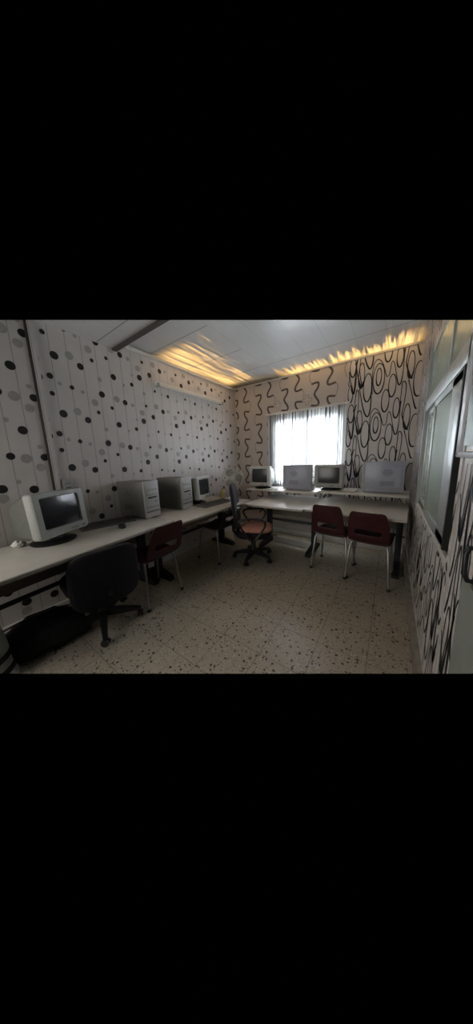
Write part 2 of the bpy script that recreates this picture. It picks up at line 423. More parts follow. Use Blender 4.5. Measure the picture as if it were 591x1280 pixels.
GL = [(-2.641, 1.608, .022), (-2.575, 1.341, .045), (-2.502, 1.705, .040), (-2.485, 1.426, .022), (-2.426, 1.638, .044), (-2.290, 1.491, .021), (-2.195, 1.724, .042), (-2.133, 1.459, .021),
      (-2.045, 1.388, .040), (-1.980, 1.596, .026)]
for s in range(4):
    o = .4405*s
    GL += [(-1.846+o, 1.454, .040), (-1.76+o, 1.60, .018), (-1.688+o, 1.425, .026), (-1.589+o, 1.365, .040), (-1.543+o, 1.566, .024), (-1.66+o, 1.72, .018)]
GL += [(-2.74, 1.50, .044), (-2.83, 1.40, .022), (-2.93, 1.62, .044), (-3.02, 1.46, .03), (-3.12, 1.40, .042)]
for lst, m_ in ((GL, 'grey_ink'), (BL, 'black_ink')):
    for (y, z, r) in lst:
        for k in range(-4, 4):
            zz = z+k*PER
            if .05 < zz < HC+.05 and y+r < YB-.01: disc(mk, PL, 1, 1, y, zz, r*.70, r*.74, m_)
join_marks(mb, mk); struct(mb.build('wall_left', smooth=False, norm=False))

# back wall with window opening, wriggling brown print on its left part, black curls on its right part
ox0, ox1, oz0, oz1 = .62, 1.55, .90, 1.80
mb = MB()
sbox(mb, X0-.1, ox0, YB, YB+.10, 0, HC+.05, m='wall_plain'); sbox(mb, ox1, 1.595, YB, YB+.10, 0, HC+.05, m='wall_plain')
sbox(mb, ox0, ox1, YB, YB+.10, 0, oz0, m='wall_plain'); sbox(mb, ox0, ox1, YB, YB+.10, oz1, HC+.05, m='wall_plain')
sbox(mb, 1.595, WX+.1, YB-.006, YB+.10, 0, HC+.05, m='wall_curl')
mk = MB(); mk.mats = mb.mats
PB = lambda x, z: (x, YB-.0012, z)
def clampz(path, zmax): return [p for p in path if .03 < p[1] < zmax and p[0] > X0]
A1 = [(0, 0), (.086, .007), (.088, -.052), (.043, -.132), (.097, -.229), (.084, -.280), (.0, -.268)]       # thick bulge
A2 = [(0, -.268), (-.026, -.318), (-.019, -.380), (0, -.4325)]                                             # thin return
cols = [(.29, 2.226, 1), (.17, 2.016, -1), (-.145, 2.219, 1)]
x = .29
for i in range(1, 8):
    x += .215; cols.append((x + (.09 if i % 2 else 0), 2.226 - (.2 if i % 2 else 0), -1 if i % 2 else 1))
for (cx, cz, sg) in cols:
    for k in range(-1, 6):
        z0 = cz-PER*k+.0
        for pth, m_, wd in ((A1, 'brown_ink', .025), (A2, 'brown_pale_ink', .010)):
            p = smooth_path([(cx+sg*a-(.0 if sg > 0 else 0), z0+c_) for a, c_ in pth], 5)
            q = [t for t in p if .35 < t[1] < HC-.005 and X0+.012 < t[0] < 1.585 and not (ox0-.06 < t[0] < ox1+.03 and oz0-.06 < t[1] < oz1+.1)]
            run = []
            for t in q+[None]:
                if t is not None and (not run or math.hypot(t[0]-run[-1][0], t[1]-run[-1][1]) < .06): run.append(t)
                else:
                    if len(run) > 1:
                        ribbon(mk, PB, run, wd, m_)
                        if m_ == 'brown_ink': ribbon(mk, lambda a, c_: (a, YB-.0016, c_), run, .003, 'brown_pale_ink')
                    run = [t] if t is not None else []
def cross(cx, cz, s, wdt):
    a = s*.36
    pts = [(a, a), (s, a), (s, -a), (a, -a), (a, -s), (-a, -s), (-a, -a), (-s, -a), (-s, a), (-a, a), (-a, s), (a, s), (a, a)]
    ribbon(mk, PB, [(cx+p[0], cz+p[1]) for p in pts], wdt, 'brown_pale_ink')
cross(1.095, 2.035, .062, .010); cross(.665, 2.035, .06, .008)

# curls: one repeat of the print, (path, closed?, widths)
PC = .532
def taper(path, base=.0075, extra=.009, ph=0):
    zs = [p[1] for p in path]; lo, hi = min(zs), max(zs)
    return [base+extra*max(0, (1-(p[1]-lo)/max(hi-lo, 1e-3)*2.2)) + extra*.35*max(0, ((p[1]-lo)/max(hi-lo, 1e-3)-.8)*5) for p in path]
CURLS = []
for e in [(1.917, 2.147, .025, .093), (1.917, 2.127, .056, .162), (2.051, 2.027, .034, .119), (1.995, 1.875, .036, .122), (1.811, 2.051, .043, .157), (1.646, 2.311, .032, .108),
          (1.741, 2.198, .032, .140), (2.104, 2.313, .029, .108), (2.205, 2.206, .029, .136), (1.63, 2.01, .026, .10)]:
    CURLS.append(ell(*e))
CURLS.append(ell(2.280, 2.05, .042, .175, 20, 60, 300))
for pth in [[(1.857, 1.968), (1.852, 2.116), (1.858, 2.275), (1.884, 2.329), (1.908, 2.333), (1.943, 2.293), (1.969, 2.217), (1.987, 2.15), (2.002, 2.135), (2.019, 2.159), (2.028, 2.256), (2.044, 2.283), (2.064, 2.225), (2.092, 2.081), (2.112, 2.023), (2.13, 2.05), (2.14, 2.176), (2.14, 2.31), (2.144, 2.382)],
            [(2.135, 1.792), (2.139, 1.932), (2.142, 2.032), (2.156, 2.052), (2.176, 2.017), (2.179, 1.925), (2.169, 1.787), (2.163, 1.692), (2.206, 1.559), (2.228, 1.533)],
            [(1.671, 2.354), (1.702, 2.198), (1.736, 2.007), (1.778, 1.813), (1.822, 1.721), (1.849, 1.785), (1.852, 1.936), (1.848, 2.117)],
            [(1.707, 2.41), (1.682, 2.351), (1.697, 2.232), (1.74, 2.074), (1.765, 2.135)],
            [(1.577+.03, 2.106), (1.579+.03, 2.243), (1.604, 2.264), (1.624, 2.165), (1.655, 2.022), (1.672, 2.07), (1.676, 2.254), (1.693, 2.381)],
            [(1.635, 1.547), (1.664, 1.471), (1.683, 1.614), (1.685, 1.896), (1.698, 2.04), (1.72, 2.01), (1.723, 1.856), (1.719, 1.717), (1.752, 1.536)],
            [(2.194, 2.059), (2.231, 1.915), (2.268, 1.771), (2.285, 1.746)]]:
    CURLS.append(smooth_path(pth, 4))
def curls(mk, P, xa, xb, za, zb, shift=0.0, flip=False, hole=None):
    for pth in CURLS:
        for k in range(-2, 5):
            w_ = taper(pth); run = []; rw = []
            for (px, pz), ww in list(zip(pth, w_))+[((None, None), 0)]:
                ok = px is not None
                if ok:
                    xx = px+shift; zz = pz-k*PC
                    ok = xa < xx < xb and za < zz < zb and not (hole and hole(xx, zz))
                if ok: run.append((xx, zz)); rw.append(ww)
                else:
                    if len(run) > 2: ribbon(mk, P, run, rw, 'black_ink')
                    run = []; rw = []
PBC = lambda x, z: (x, YB-.0076, z)
curls(mk, PBC, 1.60, WX-.004, .25, HC-.004)
join_marks(mb, mk); struct(mb.build('wall_back', smooth=False, norm=False))

# right wall: low parapet under the sliding window, strip by the corner, strip over the transom
wy0, wy1, wz0, wz1 = -1.95, -.71, .87, 2.03
mb = MB()
sbox(mb, WX, WX+.09, wy1, YB+.1, 0, HC+.05, m='wall_curl'); sbox(mb, WX, WX+.09, wy0, wy1, 0, wz0, m='wall_curl')
sbox(mb, WX, WX+.09, wy0, wy1, wz1, HC+.05, m='wall_curl'); sbox(mb, WX, WX+.09, -1.985, wy0, 0, HC+.05, m='wall_curl')
mk = MB(); mk.mats = mb.mats
PR = lambda y, z: (WX-.0012, y, z)
hole = lambda y, z: (wy0-.0 < y < wy1 and wz0-.01 < z < wz1)
for s in range(4): curls(mk, PR, max(-1.98, -2.0+.70*s), min(YB-.01, -1.3+.70*s), .21, HC, shift=-1.60-2.0+.70*s, hole=hole)
join_marks(mb, mk); struct(mb.build('wall_right', smooth=False, norm=False))

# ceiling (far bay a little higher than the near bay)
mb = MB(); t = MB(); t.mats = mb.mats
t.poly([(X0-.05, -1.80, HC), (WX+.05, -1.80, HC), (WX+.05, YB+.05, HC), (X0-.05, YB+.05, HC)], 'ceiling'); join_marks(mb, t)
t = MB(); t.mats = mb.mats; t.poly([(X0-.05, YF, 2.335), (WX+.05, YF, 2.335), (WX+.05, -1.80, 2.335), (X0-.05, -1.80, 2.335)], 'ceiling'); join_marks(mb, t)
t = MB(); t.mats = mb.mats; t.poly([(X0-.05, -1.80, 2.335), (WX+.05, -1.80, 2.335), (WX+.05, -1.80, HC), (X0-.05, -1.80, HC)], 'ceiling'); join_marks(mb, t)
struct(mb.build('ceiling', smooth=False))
mb = MB(); sbox(mb, X0, WX, -1.835, -1.795, 2.318, 2.352, m='trim_dark'); sbox(mb, X0, WX, -1.795, -1.775, 2.330, 2.352, m='trim')
struct(mb.build('trim_1'))
mb = MB(); sbox(mb, X0, X0+.035, -1.77, YB, HC-.045, HC-.008, m='trim', bev=.01); struct(mb.build('trim_2'))
mb = MB(); sbox(mb, X0, X0+.010, -2.452, -2.436, .76, 2.34, m='trim_dark'); sbox(mb, X0, X0+.016, -2.436, -2.405, .76, 2.34, m='wall_dots')  # dark strip stands in for the shadow line along the batten
struct(mb.build('trim_3'))
mb = MB(); mb.box(X0+.01, WX-.01, YB-.02, YB-.002, HC-.03, HC-.006, m='trim', bev=.006); struct(mb.build('trim_4'))
mb = MB(); sbox(mb, WX-.022, WX+.001, -2.0, YB-.02, FL, .20, m='skirting'); struct(mb.build('baseboard_right'))
mb = MB(); mb.box(X0+.01, WX-.02, YB-.028, YB-.004, FL, .15, m='white_paint', bev=.004); struct(mb.build('baseboard_back'))
mb = MB(); sbox(mb, X0, X0+.015, YF, YB-.03, FL, .15, m='white_paint'); struct(mb.build('baseboard_left'))

# back window
wn = bpy.data.objects.new('window_1', None); COL.objects.link(wn); wn['kind'] = 'structure'
mb = MB()
for a in ((ox0, ox0+.045, oz0, oz1), (ox1-.045, ox1, oz0, oz1), (ox0, ox1, oz0, oz0+.045), (ox0, ox1, oz1-.045, oz1), (1.065, 1.105, oz0, oz1)):
    mb.box(a[0], a[1], YB+.035, YB+.075, a[2], a[3], m='alu', bev=.004)
mb.build('window_frame', wn)
for a, b_ in ((ox0+.045, 1.065), (1.105, ox1-.045)):
    mb = MB(); mb.box(a, b_, YB+.052, YB+.057, oz0+.045, oz1-.045, m='glass'); mb.build('pane', wn, smooth=False)

# right sliding window with its transom
wn = bpy.data.objects.new('window_2', None); COL.objects.link(wn); wn['kind'] = 'structure'
mb = MB()
sbox(mb, WX-.010, WX+.07, wy0, wy1, 1.585, 1.665, m='alu', bev=.004)
sbox(mb, WX-.012, WX+.07, wy1-.05, wy1, wz0, wz1, m='alu')
sbox(mb, WX+.03, WX+.07, wy0, wy0+.05, wz0, wz1, m='alu')
sbox(mb, WX+.0, WX+.07, wy0, wy1, wz1-.04, wz1, m='alu')
sbox(mb, WX+.0, WX+.06, -1.51, -1.475, 1.66, wz1, m='alu')
mb.build('window_frame', wn)
mb = MB(); sbox(mb, WX-.004, WX+.085, wy0, wy1, wz0-.012, wz0+.012, m='trim'); 
for k in range(3): sbox(mb, WX+.005+.022*k, WX+.010+.022*k, wy0, wy1, wz0+.01, wz0+.026, m='trim_dark')
mb.build('window_sill', wn)
for i, (a, b_, xo) in enumerate(((-1.21, -.76, .010), (-1.87, -1.17, -.004))):
    mb = MB()
    wd = .035 if i == 0 else .19
    sbox(mb, WX+xo, WX+xo+.02, a, a+wd, wz0+.02, 1.585, m='alu', bev=.003); sbox(mb, WX+xo, WX+xo+.02, b_-.035, b_, wz0+.02, 1.585, m='alu', bev=.003)
    sbox(mb, WX+xo, WX+xo+.02, a, b_, wz0+.02, wz0+.06, m='alu'); sbox(mb, WX+xo, WX+xo+.02, a, b_, 1.55, 1.585, m='alu')
    sbox(mb, WX+xo-.004, WX+xo+.015, a-.018, a, wz0+.02, 1.585, m='alu_dark')
    s_ = mb.build('sash', wn)
    mb = MB(); sbox(mb, WX+xo+.008, WX+xo+.013, a+wd, b_-.035, wz0+.06, 1.55, m='frosted'); mb.build('pane', s_, smooth=False)
mb = MB(); sbox(mb, WX+.012, WX+.03, wy0, -1.87, wz0+.02, 1.585, m='alu_dark'); mb.build('gap_strip', wn)  # dark sheet painted for the shade inside the open sash gap
for a, b_ in ((-1.475, wy1-.05), (wy0+.05, -1.51)):
    mb = MB(); sbox(mb, WX+.006, WX+.012, a, b_, 1.665, wz1-.04, m='frosted'); mb.build('transom_pane', wn, smooth=False)

# door at the right edge
dr = bpy.data.objects.new('door_1', None); COL.objects.link(dr); dr['kind'] = 'structure'
dy0, dy1 = -2.86, -1.99
mb = MB(); sbox(mb, WX+.004, WX+.05, dy0, dy1, .0, 1.29, m='wall_curl'); sbox(mb, WX+.004, WX+.05, dy0, dy1, 1.29, 2.05, m='pvc')
mk = MB(); mk.mats = mb.mats
PD = lambda y, z: (WX+.0028, y, z)
for s in range(2): curls(mk, PD, max(dy0, -2.70+.70*s-.2), min(dy1, -2.0+.70*s-.2), .02, 1.25, shift=-1.60-2.70+.70*s-.2)
join_marks(mb, mk); mb.build('door_leaf', dr, smooth=False, norm=False)
mb = MB(); sbox(mb, WX-.010, WX+.01, dy0, dy1+.07, 1.262, 1.282, m='pvc', bev=.006); sbox(mb, WX-.010, WX+.01, dy1+.025, dy1+.07, 1.262, 2.0, m='pvc', bev=.008)
mb.build('glass_frame', dr)
mb = MB(); sbox(mb, WX-.004, WX+.003, dy0, dy1, 1.30, 2.0, m='frosted'); mb.build('pane', dr, smooth=False)
mb = MB(); sbox(mb, WX-.006, WX+.006, dy0, -2.19, .0, .93, m='doorplate'); mb.build('kick_plate', dr, smooth=False)
mb = MB()
mb.tube([(WX+.002, -2.26, 1.035), (WX-.016, -2.26, 1.035), (WX-.022, -2.265, 1.02), (WX-.022, -2.27, .965), (WX-.016, -2.275, .95), (WX+.002, -2.275, .95)], .006, 'black_pl', 10)
mb.box(WX-.004, WX+.004, -2.28, -2.245, 1.02, 1.05, 'black_pl', .003); mb.box(WX-.004, WX+.004, -2.295, -2.26, .935, .965, 'black_pl', .003)
h = mb.build('door_handle', dr); h['label'] = 'black pull handle'

# ------------------------------------------------------------------ curtain and rod
mb = MB(); nx, nz = 150, 10; rings = []
cx0, cx1, cz0, cz1 = .515, 1.600, .85, 1.898
for j in range(nz+1):
    z = cz1-(cz1-cz0)*j/nz; row = []
    for i in range(nx+1):
        u = i/nx; x = cx0+(cx1-cx0)*u
        amp = .010+.008*math.sin(u*17)+.006*j/nz
        y = YB-.045 + amp*math.sin(u*2*PI*27+.8*math.sin(u*11)) + .004*math.sin(u*60+j*.5)
        row.append((x, y, z))
    rings.append(row)
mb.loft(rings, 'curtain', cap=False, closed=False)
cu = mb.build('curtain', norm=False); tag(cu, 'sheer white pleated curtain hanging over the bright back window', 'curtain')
rd = thing('curtain_rod', 'thin pale curtain rail along the top of the back window', 'curtain rail', (1.06, YB-.05, 1.912))
mb = MB(); mb.box(-.575, .575, -.012, .012, -.012, .012, 'trim', .004); mb.build('rail', rd)
for s in (-1, 1):
    mb = MB(); mb.box(s*.53-.01, s*.53+.01, .0, .049, -.010, .016, 'trim', .003); mb.build('bracket', rd)

# ------------------------------------------------------------------ desks
DZ = .75
def make_desk(name, label, L, D, loc, rz, hutch=None, legs=(0, 1), low=None):
    """local: width along x (0..L), front edge at y=0, back at y=D"""
    d = thing(name, label, 'desk', loc, rz)
    f0 = FL-loc[2]
    mb = MB(); mb.box(0, L, 0, D, DZ-.026, DZ, 'desk', .006); mb.box(.004, L-.004, -.003, .004, DZ-.024, DZ-.004, 'desk_edge', .002); mb.build('tabletop', d)
    mb = MB(); mb.box(.06, L-.06, D-.16, D-.142, DZ-.27, DZ-.026, 'modesty', .002); mb.build('modesty_panel', d)
    mb = MB(); mb.tube([(.06, D-.17, .42), (L-.06, D-.17, .42)], .017, 'darkmetal', 10); mb.build('rail', d)
    if low:
        mb = MB(); mb.box(.10, L-.03, D-.20, D-.185, f0, f0+.085, 'white_paint', .003); mb.build('lower_panel', d)
    for x in [(.05, L-.05)[i] for i in legs]:
        mb = MB()
        mb.box(x-.028, x+.028, D-.24, D-.16, f0+.05, DZ-.05, 'darkmetal', .008)
        mb.box(x-.020, x+.020, .12, D-.05, DZ-.055, DZ-.026, 'darkmetal', .006)
        lg = mb.build('leg', d)
        mb = MB()
        pr = [(D*.40, .0, .030), (D*.44, .0, .050), (D-.24, 0, .085), (D-.14, 0, .085), (D-.04, 0, .04), (D-.02, 0, .03)]
        mb.loft([[(x-.03, y, f0), (x+.03, y, f0), (x+.026, y, f0+h_), (x-.026, y, f0+h_)] for y, _, h_ in pr], 'black_pl')
        mb.build('foot', lg)
    if hutch:
        a, b_, y0, y1, z = hutch
        mb = MB(); mb.box(a, b_, y0, y1, z-.02, z, 'desk', .004); hs = mb.build('hutch_shelf', d)
        for x in (max(a, 0)+.03, min(b_, L)-.03):
            mb = MB(); mb.box(x-.008, x+.008, y1-.14, y1-.03, DZ-.003, z-.018, 'alu', .003); mb.build('shelf_support', hs)
    return d
# left row: local x runs along +Y reversed => rotate so that front faces +X
def yaw_desk(p_front_a, p_front_b):
    ax = Vector(p_front_b)-Vector(p_front_a); return math.atan2(ax.y, ax.x), ax.length
a_, L1 = yaw_desk((.635, -3.20), (.500, -1.79))
make_desk('computer_desk', 'long off-white desk under the dotted wall, nearest one, carrying the big monitor', L1, .62, (.635, -3.20, 0), a_)
a_, L2 = yaw_desk((.612, -1.785), (.615, -.60))
make_desk('computer_desk', 'off-white desk under the dotted wall, far one, reaching into the corner', L2, .69, (.612, -1.783, -.006), a_)
make_desk('computer_desk', 'off-white desk under the window with a raised shelf carrying the smallest monitor and a case', .735, .80, (.650, -.848, -.01), R(-1), hutch=(-.235, .735, .43, .84, .862), low=True)
make_desk('computer_desk', 'off-white desk in the right corner with a raised shelf, two maroon chairs before it', .845, .80, (1.393, -.845, 0), R(-3), hutch=(.0, .845, .44, .86, .872), legs=(1,))

# ------------------------------------------------------------------ crt monitors
def make_crt(label, w, h, d, loc, rz, tilt, body='crt', scr='screen', group=None, deskz=DZ, lift=.055, bez=.055, bezb=.07, side='crt_back'):
    """local: screen faces -y; origin under the middle of the front on the surface it stands on"""
    t = thing('crt_monitor', label, 'monitor', loc, rz, group)
    T = Matrix.Translation((0, .12, lift)) @ Matrix.Rotation(R(-tilt), 4, 'X') @ Matrix.Translation((0, -.12, 0))
    def P(l): return [T @ Vector(p) for p in l]
    mb = MB()
    def ring(y, hw, z0, z1, r): 
        out = []
        for (cx, cz, a0) in ((hw-r, z1-r, 0), (-hw+r, z1-r, 90), (-hw+r, z0+r, 180), (hw-r, z0+r, 270)):
            for k in range(4): a = R(a0+30*k); out.append((cx+r*math.cos(a), y, cz+r*math.sin(a)))
        return P(out)
    hw = w/2
    # bezel front: outer rim -> opening
    rings = [ring(.06, hw, 0, h, .02), ring(.012, hw, 0, h, .02), ring(0, hw-.008, .008, h-.008, .016), ring(.0, hw-bez, bezb, h-bez+.01, .012), ring(.014, hw-bez-.006, bezb+.006, h-bez+.004, .012)]
    mb.loft(rings, body, cap=False)
    mb.build('bezel', t)
    mb = MB()
    rings = [ring(.06, hw-.004, .004, h-.004, .02), ring(.10, hw-.012, .006, h-.016, .025), ring(.20, hw*.86, .012, h*.86, .03), ring(.30 if d > .3 else d*.8, hw*.66, .02, h*.70, .03), ring(d, hw*.60, .03, h*.62, .03)]
    mb.loft(rings, side, cap=True); 
    for k in range(5): mb.box(-hw*.4, hw*.4, d-.02-.02*k, d-.012-.02*k, h*.60, h*.66, side) if False else None
    mb.build('rear_housing', t)
    # slightly bulging glass
    mb = MB(); g = []
    nx = 10; x0, x1, z0, z1 = -(hw-bez-.004), hw-bez-.004, bezb+.004, h-bez+.006
    for j in range(9):
        row = []
        for i in range(nx+1):
            u, v = i/nx*2-1, j/8*2-1
            row.append(T @ Vector((x0+(x1-x0)*i/nx, .016-.010*(1-u*u*.5-v*v*.5), z0+(z1-z0)*j/8)))
        g.append(row)
    mb.loft(g, scr, cap=False, closed=False); mb.build('screen', t)
    mb = MB(); mb.lathe([(.0, 0), (w*.36, 0), (w*.37, .008), (w*.30, .018), (.06, .024), (.055, lift+.012), (0, lift+.014)], 'black_pl', 28, (0, .13, 0)); mb.build('stand', t)
    mb = MB()
    c = T @ Vector((hw-.05, .001, bezb*.45)); mb.box(c.x-.011, c.x+.011, c.y-.003, c.y+.004, c.z-.006, c.z+.006, 'crt_back', .002)
    c = T @ Vector((hw-.12, .001, bezb*.45)); mb.box(c.x-.03, c.x+.03, c.y-.002, c.y+.004, c.z-.004, c.z+.004, 'crt_back', .001)
    mb.build('buttons', t)
    return t
make_crt('big beige CRT monitor with a black screen on the nearest desk by the dotted wall', .365, .305, .32, (.262, -2.510, DZ), R(114), 4, 'crt', 'screen', bez=.045, bezb=.055)
make_crt('pale monitor beside the second computer tower on the far desk by the dotted wall', .31, .275, .24, (.215, -1.035, DZ-.006), R(101), 3, 'crt_light', 'screen', bez=.04, bezb=.05)
make_crt('small pale CRT monitor on the raised shelf at the left end of the window', .32, .275, .33, (.600, -.345, .852), R(3), 2, 'crt_light', 'screen_grey', lift=.035, bez=.042, bezb=.045)
make_crt('grey CRT monitor on the raised shelf in front of the right half of the window', .325, .27, .33, (1.508, -.33, .872), R(-1), 2, 'crt', 'screen_grey', lift=.032, bez=.042, bezb=.048)

# ------------------------------------------------------------------ computer towers
def make_tower(label, w, h, d, loc, rz, case='case', side=-1):
    """local: front faces -y, origin at bottom centre of front"""
    t = thing('computer_tower', label, 'computer', loc, rz)
    mb = MB(); mb.box(-w/2, w/2, .022, d, .008, h, case, .004)
    if True:
        for s in (-1, 1):
            mb.box(s*(w/2-.001), s*(w/2+.0025), .03, d-.02, .018, h-.012, case, .002)
    mb.build('case', t)
    mb = MB(); mb.box(-w/2-.003, w/2+.003, 0, .026, 0, h+.003, 'casefront', .010, seg=3); fp = mb.build('front_panel', t)
    for k, zz in enumerate((h-.07, h-.118)):
        mb = MB(); mb.box(-w*.38, w*.38, -.003, .004, zz-.019, zz+.019, 'casefront', .003); mb.box(-w*.36, w*.36, -.0045, 0, zz-.014, zz-.011, 'black_pl'); mb.build('drive_bay', fp)
    mb = MB(); mb.box(-w*.30, w*.30, -.003, .003, h-.166, h-.150, 'black_pl', .002); mb.build('floppy_slot', fp)
    mb = MB(); mb.lathe([(0, -.005), (.012, -.005), (.013, 0), (.013, .004)], 'crt', 16, (w*.22, 0, h-.20), 'Y'); mb.build('power_button', fp)
    mb = MB(); mb.box(-w*.46, w*.46, -.003, .003, .058, .066, 'black_pl', .001); mb.box(-w*.46, w*.46, -.003, .003, .105, .109, 'black_pl', .001); mb.build('seam', fp)
    if True:
        for s in (side,):
            mb = MB()
            mb.box(s*(w/2+.0005), s*(w/2+.003), d*.55, d*.90, h*.20, h*.84, case)
            for k in range(9):
                for j in range(6):
                    yy = d*.62+k*.011-.05; zz = h*.66+j*.011-.03
                    if math.hypot(k-4, (j-2.5)*1.5) < 4.4: mb.box(s*(w/2+.001), s*(w/2+.004), yy, yy+.006, zz, zz+.006, 'crt_back')
            for k in range(12):
                for j in range(5):
                    yy = d*.60+k*.010-.05; zz = h*.24+j*.010
                    mb.box(s*(w/2+.001), s*(w/2+.004), yy, yy+.006, zz, zz+.006, 'crt_back')
            mb.build('side_vent', t)
    return t
make_tower('grey computer tower on the nearest desk, left of the two towers by the dotted wall', .175, .355, .37, (.232, -1.795, DZ), R(100), 'case')
make_tower('grey computer tower on the far desk, beside the pale monitor', .185, .355, .36, (.220, -1.335, DZ-.006), R(101), 'case')
make_tower('grey computer case, flat side showing, before the left half of the window', .17, .325, .375, (1.308, -.205, .852), R(90), 'case_blue')
make_tower('blue-grey computer case seen from its flat side, before the curly print in the right corner', .17, .325, .37, (1.853, -.22, .872), R(-92), 'case_blue', 1)

# ------------------------------------------------------------------ keyboards, mouse, small things on the desks
def make_keyboard(label, loc, rz, L=.42, W=.15, body='kbd'):
    t = thing('keyboard', label, 'keyboard', loc, rz)
    mb = MB(); mb.loft([[(-L/2, -W/2, 0), (L/2, -W/2, 0), (L/2, W/2, 0), (-L/2, W/2, 0)], [(-L/2, -W/2, .012), (L/2, -W/2, .012), (L/2, W/2, .026), (-L/2, W/2, .026)],
                        [(-L/2+.008, -W/2+.008, .015), (L/2-.008, -W/2+.008, .015), (L/2-.008, W/2-.008, .029), (-L/2+.008, W/2-.008, .029)]], body); mb.build('body', t)
    mb = MB()
    for r in range(5):
        for k in range(18):
            x = -L/2+.02+k*(L-.04)/18; y = -W/2+.018+r*.024; z = .016+(y+W/2)/W*.014
            mb.box(x, x+(L-.04)/18*.84, y, y+.02, z-.004, z+.005, 'keys', .002, seg=1)
    mb.build('keys', t)
    return t
make_keyboard('dark keyboard beside the big beige monitor on the nearest desk', (.075, -2.155, DZ), R(77), .42, .15)
make_keyboard('dark keyboard in front of the pale monitor on the far desk', (.360, -1.03, DZ-.006), R(86), .46, .14)
t = thing('computer_mouse', 'small black mouse on the nearest desk next to a keyboard', 'mouse', (.278, -2.140, DZ), R(70))
mb = MB(); mb.loft([[(math.cos(a)*.030*s, math.sin(a)*.052*s, z) for a in [2*PI*k/16 for k in range(16)]] for s, z in ((.92, 0), (1, .008), (.95, .020), (.75, .031), (.4, .037))], 'black_pl'); mb.build('body', t)
mb = MB(); mb.lathe([(.0, -.004), (.008, -.004), (.008, .004), (.0, .004)], 'crt_back', 12, (0, .026, .032), 'X'); mb.build('scroll_wheel', t)
def crumple(name, label, cat, loc, r, m, seed, fl=.6, parts=()):
    rnd = random.Random(seed); mb = MB(); rings = []
    for j in range(1, 8):
        th = PI*j/8; ring = []
        for k in range(14):
            rr = r*(.72+.5*rnd.random()); ring.append((rr*math.sin(th)*math.cos(2*PI*k/14), rr*math.sin(th)*math.sin(2*PI*k/14), max(0, r*fl*(1-math.cos(th))*(.8+.35*rnd.random()))))
        rings.append(ring)
    mb.loft(rings, m); o = mb.build(name, smooth=False, loc=loc); return tag(o, label, cat)
crumple('crumpled_tissue', 'crumpled white tissue on the nearest desk at the foot of the big monitor', 'tissue', (.072, -2.735, DZ), .036, 'tissue', 3)
crumple('crumpled_paper', 'crumpled white paper on the raised shelf, left of the corner case', 'paper', (1.775, -.34, .872), .035, 'paper', 5, .4)
mb = MB()
for k in range(6): mb.box(-.075+.002*k, .075+.003*k, -.05, .05+.002*k, .003*k, .003*k+.0025, 'paper', rot=Matrix.Rotation(R(3*k-8), 3, 'Z'))
o = mb.build('paper_stack', loc=(1.73, -.22, .8735)); tag(o, 'low stack of white papers on the raised shelf between monitor and corner case', 'papers')
mb = MB(); mb.tube([(0, 0, .006), (.04, .02, .006), (.07, -.01, .007), (.12, .01, .006), (.15, -.01, .006), (.17, .02, .006)], .006, 'paper', 8)
o = mb.build('white_cable', loc=(.70, -.36, .852)); tag(o, 'white cable lying on the shelf beside the smallest monitor', 'cable')
t = thing('plastic_bottle', 'pale yellow plastic bottle on the far desk near the corner', 'bottle', (.19, -.66, DZ-.006))
mb = MB(); mb.lathe([(0, 0), (.032, 0), (.036, .006), (.036, .09), (.030, .105), (.014, .118), (.014, .13), (0, .13)], 'yellow', 20); mb.build('body', t)
mb = MB(); mb.lathe([(0, .126), (.017, .126), (.017, .146), (0, .147)], 'fanwhite', 16); mb.build('cap', t)

# desk fan in the corner
t = thing('desk_fan', 'ivory desk fan with a round smoky guard in the corner of the far desk', 'fan', (.375, -.665, DZ-.006), R(33))
mb = MB(); mb.lathe([(0, 0), (.085, 0), (.09, .012), (.06, .03), (.02, .04), (.016, .15), (0, .15)], 'fanwhite', 24); mb.build('base', t)
FZ = .285
mb = MB(); mb.lathe([(0, .02), (.04, .02), (.05, .05), (.045, .10), (.02, .12), (0, .12)], 'fanwhite', 20, (0, 0, FZ), 'Y'); mb.box(-.02, .02, .03, .07, .13, FZ, 'fanwhite', .006); mb.build('motor', t)
mb = MB()
for rr, yy in ((.145, 0), (.142, -.02), (.12, -.035), (.09, -.045), (.06, -.05)):
    mb.tube([(rr*math.cos(2*PI*k/32), yy, FZ+rr*math.sin(2*PI*k/32)) for k in range(32)], .0022, 'fanwhite', 6, close=True)
for k in range(36):
    a = 2*PI*k/36; ca, sa = math.cos(a), math.sin(a)
    mb.tube([(.145*ca, 0, FZ+.145*sa), (.12*ca, -.035, FZ+.12*sa), (.06*ca, -.05, FZ+.06*sa), (.03*ca, -.052, FZ+.03*sa)], .0013, 'fanwhite', 5)
    mb.tube([(.145*ca, 0, FZ+.145*sa), (.10*ca, .035, FZ+.10*sa), (.045*ca, .04, FZ+.045*sa)], .0013, 'fanwhite', 5)
mb.build('guard', t)
mb = MB(); mb.lathe([(0, -.058), (.028, -.057), (.032, -.05), (.03, -.045), (0, -.044)], 'white_band', 20, (0, 0, FZ), 'Y'); mb.build('hub_cap', t)
for k in range(3):
    mb = MB(); a0 = 2*PI*k/3; rows = []
    for i in range(6):
        rr = .02+.11*i/5; sp_ = .65*math.sin(PI*(.15+.75*i/5))
        rows.append([(rr*math.cos(a0+sp_*s), .0-.018*s, FZ+rr*math.sin(a0+sp_*s)) for s in (-1, -.5, 0, .5, 1)])
    top = [[(p[0], p[1]+.002, p[2]) for p in r] for r in rows]
    mb.loft([r+t2[::-1] for r, t2 in zip(rows, top)], 'fancage'); mb.build('blade', t)

